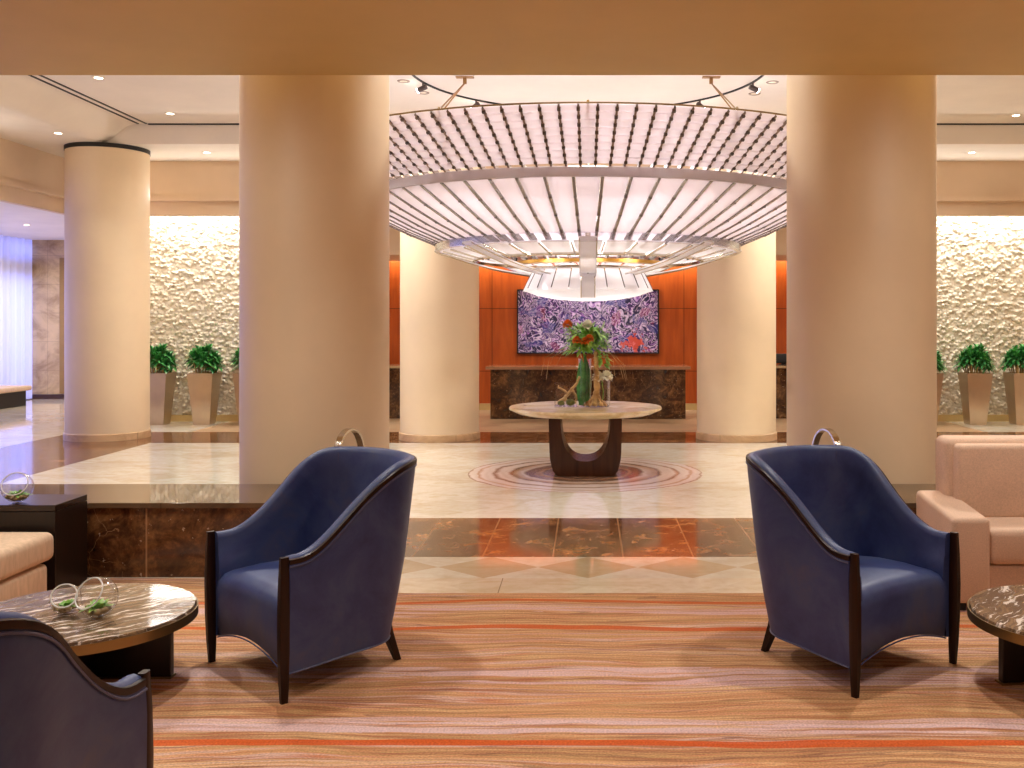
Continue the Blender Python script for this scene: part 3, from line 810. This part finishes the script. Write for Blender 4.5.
# bouquet
t = thing('bouquet', 'green bouquet with orange blossoms standing in the tall glass vase', 'flowers', (-.035, TY - .02, TZ + .018))
m = MB()
for k in range(480):
    a = rnd.random() * 6.28; el = rnd.uniform(-.7, 1.3); rr = rnd.uniform(.04, .21)
    c = Vector((.02 + math.cos(a) * rr, math.sin(a) * rr * .85, .71 + rnd.uniform(-.12, .12)))
    d = Vector((math.cos(a) * math.cos(el), math.sin(a) * math.cos(el), math.sin(el)))
    m.leaf(c, d, (0, 0, 1), rnd.uniform(.07, .14), rnd.uniform(.028, .05), rnd.uniform(.1, .5), 3)
for k in range(60):
    a = rnd.random() * 6.28
    c = Vector((.19 + .04 * math.cos(a), -.03 + .04 * math.sin(a), .54 + rnd.uniform(-.10, .06)))
    m.leaf(c, (math.cos(a) * .7, math.sin(a) * .7, rnd.uniform(-.8, .3)), (0, 0, 1), rnd.uniform(.05, .09), .03, .3, 3)
m.build('foliage', LIME, t, angle=180)
m = MB()
m.leaf((-.045, -.045, .0), (.02, 0, 1), (0, -1, 0), .52, .10, 0, 8).leaf((.02, .04, .0), (0, 0, 1), (0, -1, 0), .5, .11, 0, 8)
for k in range(6): m.tube([(.03 * math.cos(k), .03 * math.sin(k), .0), (.012 * math.cos(k * 2), .012 * math.sin(k), .55)], .005, 6)
m.build('stem', GREEN, t)
def blossom(c, r, mt, n=40, nm='blossom'):
    m = MB()
    for k in range(n):
        a = k * 2.4; el = -.7 + 2.1 * k / n
        d = Vector((math.cos(a) * math.cos(el), math.sin(a) * math.cos(el), math.sin(el)))
        m.leaf(Vector(c) + d * r * .25, d, (0, 0, 1), r * .8, r * .8, .05, 3, .5)
    return m.build(nm, mt, t, angle=180)
blossom((-.085, -.22, .70), .052, ORANGE); blossom((.0, -.24, .69), .052, ORANGE); blossom((.05, -.22, .72), .052, ORANGE)
blossom((-.185, -.05, .87), .06, ORANGE); blossom((.03, -.08, .86), .07, WHITEP)
m = MB()
m.tube([(-.03, 0, .5), (-.1, -.02, .7), (-.185, -.05, .86)], .006, 5)
for k in range(9):
    sx = -1 if k < 4 else 1; L = rnd.uniform(.2, .42)
    m.tube([(sx * .08, -.05, .58 + .02 * k % .1), (sx * (.1 + L * .5), -.05 + rnd.uniform(-.1, .1), .56 + rnd.uniform(-.05, .08)), (sx * (.1 + L * .85), -.05, .46 + rnd.uniform(-.1, .06)), (sx * (.08 + L), -.05, .36 + rnd.uniform(-.1, .1))], .0017, 4)
m.build('twig', DRIFT, t)
t = thing('white_orchid', 'white blossom on green stem in the right glass cylinder', 'flower', (.155, TY - .05, TZ + .018))
MB().tube([(0, 0, 0), (.01, 0, .15), (-.01, 0, .30)], .006, 6).build('stem', LIME, t)
blossom((-.045, -.02, .30), .075, WHITEP, 30); blossom((.045, -.03, .31), .075, WHITEP, 30)

# ------------------------------------------------------------------ planters
def planter(label, x, first=None):
    if first: return dup(first, label, (x, 15.66, 0), rz=first_rz(x))
    t = thing('planter', label, 'planter', (x, 15.66, 0), first_rz(x), 'tapered metal planters along the stone walls')
    m = MB(); Q = []
    for z, h in ((0, .13), (.0, .13), (.83, .205), (.83, .185), (.78, .18)):
        Q.append([Vector((a * h, b * h, z)) for a, b in ((-1, -1), (1, -1), (1, 1), (-1, 1))])
    m.grid(Q, cv=True); m.f.append([0, 1, 2, 3]); m.m.append(0)
    m.build('pot', STEEL, t, smooth=False)
    MB().box(-.182, .182, -.182, .182, .74, .79).build('soil', SOIL, t, smooth=False)
    m = MB(); rd = random.Random(11); stm = MB()
    for k in range(24):
        a = k * 2.4; q = .030 * math.sqrt(k + .5); x_, y_ = q * math.cos(a), q * math.sin(a)
        top = Vector((x_ * 1.5, y_ * 1.45, .80 + rd.uniform(.14, .26) + .20 * (1 - (k / 24)) * rd.uniform(.6, 1)))
        stm.tube([(x_, y_, .78), tuple(top)], .008, 5)
        for j in range(32):
            b = j * 2.4 + k; el = -.3 + 1.6 * j / 32
            d = Vector((math.cos(b) * math.cos(el), math.sin(b) * math.cos(el), math.sin(el)))
            m.leaf(top + Vector((0, 0, .08 * j / 32 - .06)), d, (0, 0, 1), rd.uniform(.13, .21), .044, .38, 3)
    m.build('foliage', GREEN, t, angle=180); stm.build('stem', DRIFT, t)
    return t
def first_rz(x): return 0
pl = planter('planter partly hidden by the banded column, on the left', -6.93)
planter('planter in full view between banded column and large left column', -6.19, pl)
planter('planter half hidden by the left edge of the large left column', -5.46, pl)
planter('planter mostly hidden behind the right edge of the large right column', 5.46, pl)
planter('planter in full view behind the pink sofa, middle of the right wall', 6.25, pl)
planter('planter cut by the right edge of the photo', 6.99, pl)

# bench
t = thing('bench', 'low bench with tan pad and black base before the blue curtain', 'bench', (-11.5, 18.6, 0))
MB().box(-.4, .42, -1.3, .75, .30, .40, .035, 4).build('cushion', SOFA_T, t)
MB().box(-.34, .34, -1.2, .66, 0.0, .30).build('base', BLACK, t, smooth=False)

# ------------------------------------------------------------------ reception
t = thing('reception_desk', 'long brown marble reception desk below the purple painting', 'desk', (0, 16.5, 0))
MB().box(-1.66, 1.66, 0, .7, 0, .84).build('front_panel', DARK_DESK, t, smooth=False)
MB().box(-1.74, 1.74, -.05, .75, .84, .895, .006).build('countertop', plain('polished brown stone top', lin(150, 108, 78), .1), t, smooth=False)
for sx, nm in ((-1, 'side marble counter glimpsed between the two left columns'), (1, 'side marble counter glimpsed between the two right columns')):
    t = thing('reception_counter', nm, 'counter', (sx * 3.35, 16.6, 0), 0, 'side reception counters')
    MB().box(-.75, .75, 0, .7, 0, .86).build('front_panel', DARK_DESK, t, smooth=False)
    MB().box(-.78, .78, -.04, .72, .86, .9, .005).build('countertop', plain('stone slab', lin(170, 140, 104), .12), t, smooth=False)
t = thing('desk_monitor', 'black monitor on the counter between the two right columns', 'monitor', (3.42, 16.95, .9))
MB().box(-.26, .26, -.015, .015, .03, .2, .006).build('screen', BLACK, t)
MB().box(-.04, .04, .0, .03, .0, .1).box(-.1, .1, -.07, .07, 0, .01).build('stand', BLKMET, t, smooth=False)
t = thing('painting', 'wide abstract painting of purple and white swirls on wood wall', 'painting', (0, 18.26, 1.665))
MB().box(-1.31, 1.31, -.03, .0, -.58, .58).build('canvas', PAINT, t, smooth=False)
MB().box(-1.335, -1.31, -.045, .04, -.6, .6).box(1.31, 1.335, -.045, .04, -.6, .6).box(-1.335, 1.335, -.045, .04, -.605, -.58).box(-1.335, 1.335, -.045, .04, .58, .605).build('frame', BLACK, t, smooth=False)

# ------------------------------------------------------------------ chandelier
CY = 10.57
t = thing('chandelier', 'huge white bowl chandelier of stepped acrylic blades above the foyer table', 'chandelier', (0, CY, 0))
def pol(r, a, z): return Vector((r * math.sin(a), -r * math.cos(a), z))
def panel(a0, a1, prof, th=.006, gap=.012):
    """curved plate between two angles following a radial profile"""
    m = MB(); n = len(prof); front = []; back = []
    for r, z in prof:
        g = gap / r
        front.append([pol(r, a0 + g, z), pol(r, (a0 + a1) / 2, z), pol(r, a1 - g, z)])
        back.append([pol(r - th * .5, a0 + g, z + th), pol(r - th * .5, (a0 + a1) / 2, z + th), pol(r - th * .5, a1 - g, z + th)])
    m.grid(front); m.grid(back)
    return m
def order(n):            # angles sorted so that the ones nearest the lounge come first
    return sorted(range(n), key=lambda k: abs(((k / n + .5) % 1) - .5))
N1 = 128; A1 = 2 * PI / N1
steps = 8; topprof = []
r0, z0, r1, z1 = 3.1, 3.30, 2.52, 2.925
for k in range(steps):
    q0, q1 = k / steps, (k + 1) / steps
    topprof.append((r0 + (r1 - r0) * q0, z0 + (z1 - z0) * q0)); topprof.append((r0 + (r1 - r0) * q1 + .0, z0 + (z1 - z0) * q1 - .0 + .016))
def rib_shape(a, w=.0085):
    """thin bar with a widened dark clip at every step, one continuous piece"""
    m = MB(); st = []
    for k in range(steps):
        q = (k + .45) / steps
        st += [(q - .014, 1), (q - .0135, 1.55), (q + .0135, 1.55), (q + .014, 1)]
    st = [(0, 1)] + st + [(1, 1), (1.12, 1)]; P = []
    for q, k in st:
        q = max(q, .012); r, z = 3.105 + (2.51 - 3.105) * q, 3.295 + (2.925 - 3.295) * q
        g = w * k / r; h = min(.045, .012 + q * .5); d = -.012 if k > 1 else 0
        P.append([pol(r, a - g, z + d), pol(r, a + g, z + d), pol(r - .012, a + g, z + h), pol(r - .012, a - g, z + h)])
    for i in range(len(P) - 1):
        m.mi = 1 if st[i][1] > 1 or st[i + 1][1] > 1 else 0
        m.grid(P[i:i + 2], cv=True)
    return m
extra = MB(); extrar = MB()
for idx, k in enumerate(order(N1)):
    a0 = (k - .5) * A1; pm = panel(a0, a0 + A1, topprof, gap=.008); rm = rib_shape(a0)
    if idx < 100:
        pm.build('acrylic_panel', ACRYL, t, angle=20)
        rm.build('rib', [RIBM, CLIP], t, smooth=False)
    else:
        extra.add(pm.v, pm.f)
        o_ = len(extrar.v); extrar.v += rm.v; extrar.f += [[i + o_ for i in f_] for f_ in rm.f]; extrar.m += rm.m
extra.build('acrylic_panel', ACRYL, t, angle=20, kind='stuff')
extrar.build('rib', [RIBM, CLIP], t, smooth=False, kind='stuff')
# band below the stepped tier
MB().lathe([(2.5, 2.925), (2.505, 2.92), (2.505, 2.84), (2.495, 2.835), (2.47, 2.84), (2.47, 2.92), (2.5, 2.925)], 128).build('band_ring', CLEAR2, t)
# middle tier of smooth plates
N2 = 64; A2 = 2 * PI / N2
mid = [(2.48, 2.84), (2.2, 2.70), (1.92, 2.57), (1.63, 2.455)]
for k in range(N2):
    a0 = (k - .5) * A2
    panel(a0, a0 + A2, mid, gap=.016).build('middle_panel', ACRYL, t, angle=30)
    m = MB(); P = []; st = [(0, 1)]
    for q in (.3, .62, .94): st += [(q - .008, 1), (q - .0078, 1.25), (q + .0078, 1.25), (q + .008, 1)]
    st += [(1.2, 1)]
    for q, kk in st:
        r, z = 2.485 + (1.63 - 2.485) * q, 2.84 + (2.452 - 2.84) * q - .018 * math.sin(PI * min(1, q)); g = .012 * kk / r; d = -.004 if kk > 1 else 0
        P.append([pol(r, a0 - g, z - .008 + d), pol(r, a0 + g, z - .008 + d), pol(r - .012, a0 + g, z + .04), pol(r - .012, a0 - g, z + .04)])
    for i in range(len(P) - 1):
        m.mi = 1 if st[i][1] > 1 or st[i + 1][1] > 1 else 0
        m.grid(P[i:i + 2], cv=True)
    m.build('middle_rib', [RIBM2, CLIP], t, smooth=False)
# lower clear band and inner tier
MB().lathe([(1.64, 2.465), (1.645, 2.46), (1.645, 2.375), (1.635, 2.37), (1.60, 2.375), (1.60, 2.46), (1.64, 2.465)], 96).build('band_ring', CLEAR, t)
N3 = 32; A3 = 2 * PI / N3
for k in range(N3):
    a0 = (k - .5) * A3
    panel(a0, a0 + A3, [(1.6, 2.385), (1.42, 2.33), (1.24, 2.30)], gap=.02).build('inner_panel', ACRYLB, t, angle=30)
    c = MB(); p0 = pol(1.58, a0, 2.365); p1 = pol(1.22, a0, 2.275)
    c.tube([p0, p1], .009, 6); c.build('inner_rib', CHROME, t)
MB().lathe([(1.24, 2.31), (1.25, 2.285), (1.22, 2.275), (1.2, 2.3), (1.24, 2.31)], 96).build('metal_ring', CHROME, t)
for k in range(8):        # flat blades curving in to the core
    a = k * PI / 4; P = []
    for q in np.linspace(0, 1, 12):
        r = 1.66 + (.60 - 1.66) * q; z = 2.40 - .27 * q + .0 * q - .035 * math.sin(PI * q)
        h = .075 if k % 4 else .082
        dv = Vector((math.cos(a), math.sin(a), 0)) * h
        c = pol(r, a, z)
        P.append([c - dv, c + dv, c + dv + Vector((0, 0, .016)), c - dv + Vector((0, 0, .016))])
    if k % 4 == 0:           # the two axis blades turn down over the core
        for r, z in ((.70, 2.10), (.735, 2.0), (.735, 1.88)):
            c = pol(r, a, z); dv = Vector((math.cos(a), math.sin(a), 0)) * .07; n_ = pol(-.016, a, 0)
            P.append([c - dv, c + dv, c + dv + n_, c - dv + n_])
        P[-4] = P[-4]
    m = MB().grid(P, cv=True); e_ = len(P) * 4; m.f += [[0, 1, 2, 3], [e_ - 1, e_ - 2, e_ - 3, e_ - 4]]; m.m += [0, 0]
    bl = m.build('blade', ACRYLB, t, angle=50)
    e = MB()
    for s_ in (-1, 1):
        e.tube([Vector(row[1 if s_ > 0 else 0]) + Vector((0, 0, -.004)) for row in P], .006, 5)
    e.build('blade_edge', CHROME, bl)
# warm brass lamp ring and core of hanging plates
MB().lathe([(.86, 2.27), (.87, 2.235), (.80, 2.23), (.79, 2.265), (.86, 2.27)], 64).build('lamp_ring', GOLD, t)
N4 = 22; A4 = 2 * PI / N4
for k in range(N4):
    a0 = k * A4
    zb = 1.965
    panel(a0, a0 + A4, [(.60, 2.19), (.655, 2.08), (.71, zb)], gap=.006).build('core_plate', ACRYLB, t, angle=30)
    MB().tube([pol(.615, a0, 2.16), pol(.70, a0, 1.99)], .006, 5).build('core_rib', CLIP, t)
MB().lathe([(.70, 1.97), (.55, 1.915), (.36, 1.88), (.15, 1.862), (.001, 1.86)], 48).build('core_dish', ACRYLB, t)
MB().lathe([(.60, 2.19), (.62, 2.2), (.58, 2.22), (.57, 2.2), (.6, 2.19)], 48).build('metal_ring', CHROME, t)
# rim wire, support ring, cables, canopies
MB().lathe([(3.112, 3.318), (3.118, 3.311), (3.112, 3.304), (3.106, 3.311), (3.112, 3.318)], 128).build('rim', BRONZE, t)
MB().lathe([(2.3, 3.28), (2.33, 3.25), (2.3, 3.22), (2.27, 3.25), (2.3, 3.28)], 96).build('support_ring', CHROME, t)
m = MB()
for k in range(16): m.tube([pol(3.1, k * PI / 8, 3.325), pol(2.3, k * PI / 8, 3.25), pol(.6, k * PI / 8, 2.9)], .012, 6)
m.build('spoke', CHROME, t)
MB().tube([(0, 0, 2.0), (0, 0, 2.95)], .03, 10).cyl(.6, 2.88, 2.92, n=48).build('hub', CHROME, t)
for sx in (-1, 1):
    cp = MB().box(sx * 1.38 - .10, sx * 1.38 + .10, .26, .34, 4.368, 4.38, .003).box(sx * 1.38 - .02, sx * 1.38 + .02, .285, .315, 4.30, 4.37, .004).build('canopy', BRONZE2, t)
    for dx, dy in ((-2.26, .42), (-1.72, -1.53)):
        MB().tube([(sx * 1.38, .30, 4.31), (-sx * dx, dy, 3.26)], .008, 6).build('cable', BRONZE2, t)

# circular track with little spot heads on the ceiling
t = thing('track_light', 'circular black ceiling track with small spotlights above the chandelier', 'track light', (0, CY, 4.38))
MB().lathe([(1.94, 0), (1.94, -.018), (1.96, -.018), (1.96, 0), (1.94, 0)], 96).build('track', BLACK, t)
for k in range(12):
    a = (k + .5) * PI / 6; c = Vector((1.95 * math.cos(a), 1.95 * math.sin(a), 0))
    h = MB().tube([c + Vector((0, 0, -.02)), c + Vector((0, 0, -.07))], .012, 6).tube([c + Vector((-.04 * math.cos(a), -.04 * math.sin(a), -.06)), c + Vector((.06 * math.cos(a), .06 * math.sin(a), -.1))], .03, 10).build('spot_head', CLIP, t)
    MB().tube([c + Vector((.06 * math.cos(a), .06 * math.sin(a), -.1)), c + Vector((.068 * math.cos(a), .068 * math.sin(a), -.104))], .027, 10).build('lens', SPOTL, h)

# recessed downlights
dl = None
RIMW = plain('white trim ring', lin(240, 226, 206), .4)
for nm, x, y, z, off in (('lit downlight in raised ceiling right above the black double slot', -5.5, 10.9, 4.38, 0), ('lit downlight in raised ceiling left of the large left column', -5.49, 12.75, 4.38, 0),
                    ('lit downlight left of the black banded column top', -6.9, 12.63, 4.1, 0), ('lit downlight in the soffit right of the banded column', -5.52, 14.05, 4.1, 0),
                    ('lit downlight in the raised ceiling at far right edge', 5.67, 12.85, 4.38, 0), ('lit downlight in the soffit above the right stone wall', 5.56, 14.05, 4.1, 0),
                    ('lit downlight in the side wing ceiling beside the curtain', -10.3, 17.8, 3.44, 0),
                    ('outer unlit ring in ceiling left of chandelier cables', -2.10, 11.05, 4.38, 1), ('inner unlit ring in ceiling left of chandelier cables', -1.97, 11.6, 4.38, 1),
                    ('outer unlit ring in ceiling right of chandelier cables', 2.11, 11.1, 4.38, 1), ('inner unlit ring in ceiling right of chandelier cables', 2.0, 11.65, 4.38, 1)):
    t = thing('ceiling_light', nm, 'ceiling light', (x, y, z), 0, 'recessed ceiling downlights')
    MB().lathe([(.046, -.001), (.046, -.006), (.068, -.008), (.074, -.001)], 28).build('trim_ring', RIMW if not off else RIBM, t)
    MB().lathe([(.001, -.003), (.046, -.003)], 28).build('lens', LAMP if not off else RIMW, t)

# ------------------------------------------------------------------ lights
def light(kind, name, loc, energy, color, rot=None, target=None, **k):
    d = bpy.data.lights.new(name, kind); d.energy = energy; d.color = color
    for a, v in k.items(): setattr(d, a, v)
    if kind == 'AREA' and 'cove' not in name: d.spread = R(160)
    o = bpy.data.objects.new(name, d); COL.objects.link(o); o.location = loc
    if target is not None: o.rotation_euler = (Vector(target) - Vector(loc)).to_track_quat('-Z', 'Y').to_euler()
    elif rot: o.rotation_euler = rot
    return o
WARM = (1, .945, .87); NEUT = (1, .96, .91); COOL = (.94, .93, 1)
# lounge downlights
for x in (-4.6, -1.6, 1.6, 4.6):
    for y in (-.8, 2.2, 5.0):
        light('SPOT', 'lounge_spot', (x, y, 3.27), 101, WARM, target=(x, y, 0), spot_size=R(125), spot_blend=.8, shadow_soft_size=.08)
light('SPOT', 'lounge_spot_table', (-3.9, 5.2, 3.27), 66, WARM, target=(-2.1, 4.3, 0), spot_size=R(60), spot_blend=.6, shadow_soft_size=.04)
for x in (-3.0, 3.0):  # extra spots added to brighten the fronts of the near columns
    light('SPOT', 'column_fill', (x, 4.6, 3.27), 105, WARM, target=(x * .72, 6.9, 1.5), spot_size=R(80), spot_blend=1, shadow_soft_size=.15)
# lobby ceiling
for x in (-3.3, 0, 3.3):
    for y in (8.3, 12.6):
        light('AREA', 'lobby_light', (x, y, 4.36), 50 if x == 0 else 85, NEUT, rot=(0, 0, 0), shape='DISK', size=.5)
for x in (-5.2, 5.2):
    light('SPOT', 'lobby_spot', (x, 9.6, 4.35), 40, WARM, target=(x, 11.2, 0), spot_size=R(100), spot_blend=.7, shadow_soft_size=.06)
light('SPOT', 'column_spot', (-6.3, 12.3, 4.05), 12, WARM, target=(-6.75, 13.3, 1.2), spot_size=R(55), spot_blend=.4, shadow_soft_size=.04)
# chandelier lamps
for k in range(8):
    a = k * PI / 4 + .2
    light('POINT', 'chandelier_lamp', tuple(pol(1.9, a, 3.05) + Vector((0, CY, 0))), 10, COOL, shadow_soft_size=.12)
for k in range(4):
    a = k * PI / 2 + .6
    light('POINT', 'chandelier_core_lamp', tuple(pol(.35, a, 2.1) + Vector((0, CY, 0))), 1.6, COOL, shadow_soft_size=.08)
# coves
light('AREA', 'lip_cove_left', (-7.68, 9.6, 3.57), 14, NEUT, target=(-4.5, 9.6, 4.38), shape='RECTANGLE', size=5.4, size_y=.05)
light('AREA', 'lip_cove_back', (0, 14.64, 3.57), 46, NEUT, target=(0, 12.0, 4.38), shape='RECTANGLE', size=14, size_y=.05)
for x in (-6.1, 6.1):
    light('AREA', 'stone_wall_cove', (x, 15.93, 3.47), 46, (1, .97, .93), target=(x, 16.04, 1.0), shape='RECTANGLE', size=3.5, size_y=.06)
for x in (-6.1, 6.1):  # added fill that lifts the lower part of the stone walls
    light('AREA', 'stone_wall_fill', (x, 15.25, 3.46), 20, (1, .97, .9), target=(x, 16.15, .7), shape='RECTANGLE', size=3.3, size_y=.2)
light('AREA', 'wood_cove', (0, 18.1, 2.95), 85, WARM, target=(0, 18.3, 1.0), shape='RECTANGLE', size=8, size_y=.12)
light('SPOT', 'painting_spot', (0, 16.9, 2.74), 60, COOL, target=(0, 18.3, 1.6), spot_size=R(110), spot_blend=.6, shadow_soft_size=.1)
light('SPOT', 'desk_spot', (0, 15.4, 3.2), 60, WARM, target=(0, 16.5, .5), spot_size=R(100), spot_blend=.6, shadow_soft_size=.1)
# dusk outside the side wing window, and the wing's own lights
light('AREA', 'dusk_window', (-13.2, 15, 1.9), 520, (.22, .28, 1), target=(-10, 15, 1.6), shape='RECTANGLE', size=14, size_y=3.6)
light('AREA', 'wing_light', (-10, 15, 3.4), 45, NEUT, rot=(0, 0, 0), shape='DISK', size=.6)
light('AREA', 'wing_light', (-10.2, 19.4, 3.4), 70, WARM, rot=(0, 0, 0), shape='DISK', size=.4)

w = bpy.data.worlds.new('dusk'); SC.world = w; w.use_nodes = True
w.node_tree.nodes['Background'].inputs[0].default_value = (.25, .33, .8, 1); w.node_tree.nodes['Background'].inputs[1].default_value = .6

# ------------------------------------------------------------------ camera
cd = bpy.data.cameras.new('camera'); cam = bpy.data.objects.new('camera', cd); COL.objects.link(cam)
cd.sensor_width = 36; cd.lens = 36 * 970 / 1024
cd.shift_x = -76 / 1024; cd.shift_y = -59 / 1024
cam.location = (0, 0, 1.6); cam.rotation_euler = (PI / 2, 0, 0)
cd.clip_start = .05; cd.clip_end = 100
SC.camera = cam
SC.view_settings.view_transform = 'Standard'; SC.view_settings.look = 'None'
SC.view_settings.gamma = 1; SC.view_settings.use_curve_mapping = False
SC.view_settings.exposure = .27
SC.cycles.use_denoising = True
SC.cycles.max_bounces = 10; SC.cycles.diffuse_bounces = 5; SC.cycles.glossy_bounces = 4; SC.cycles.transparent_max_bounces = 16
SC.cycles.sample_clamp_indirect = 6
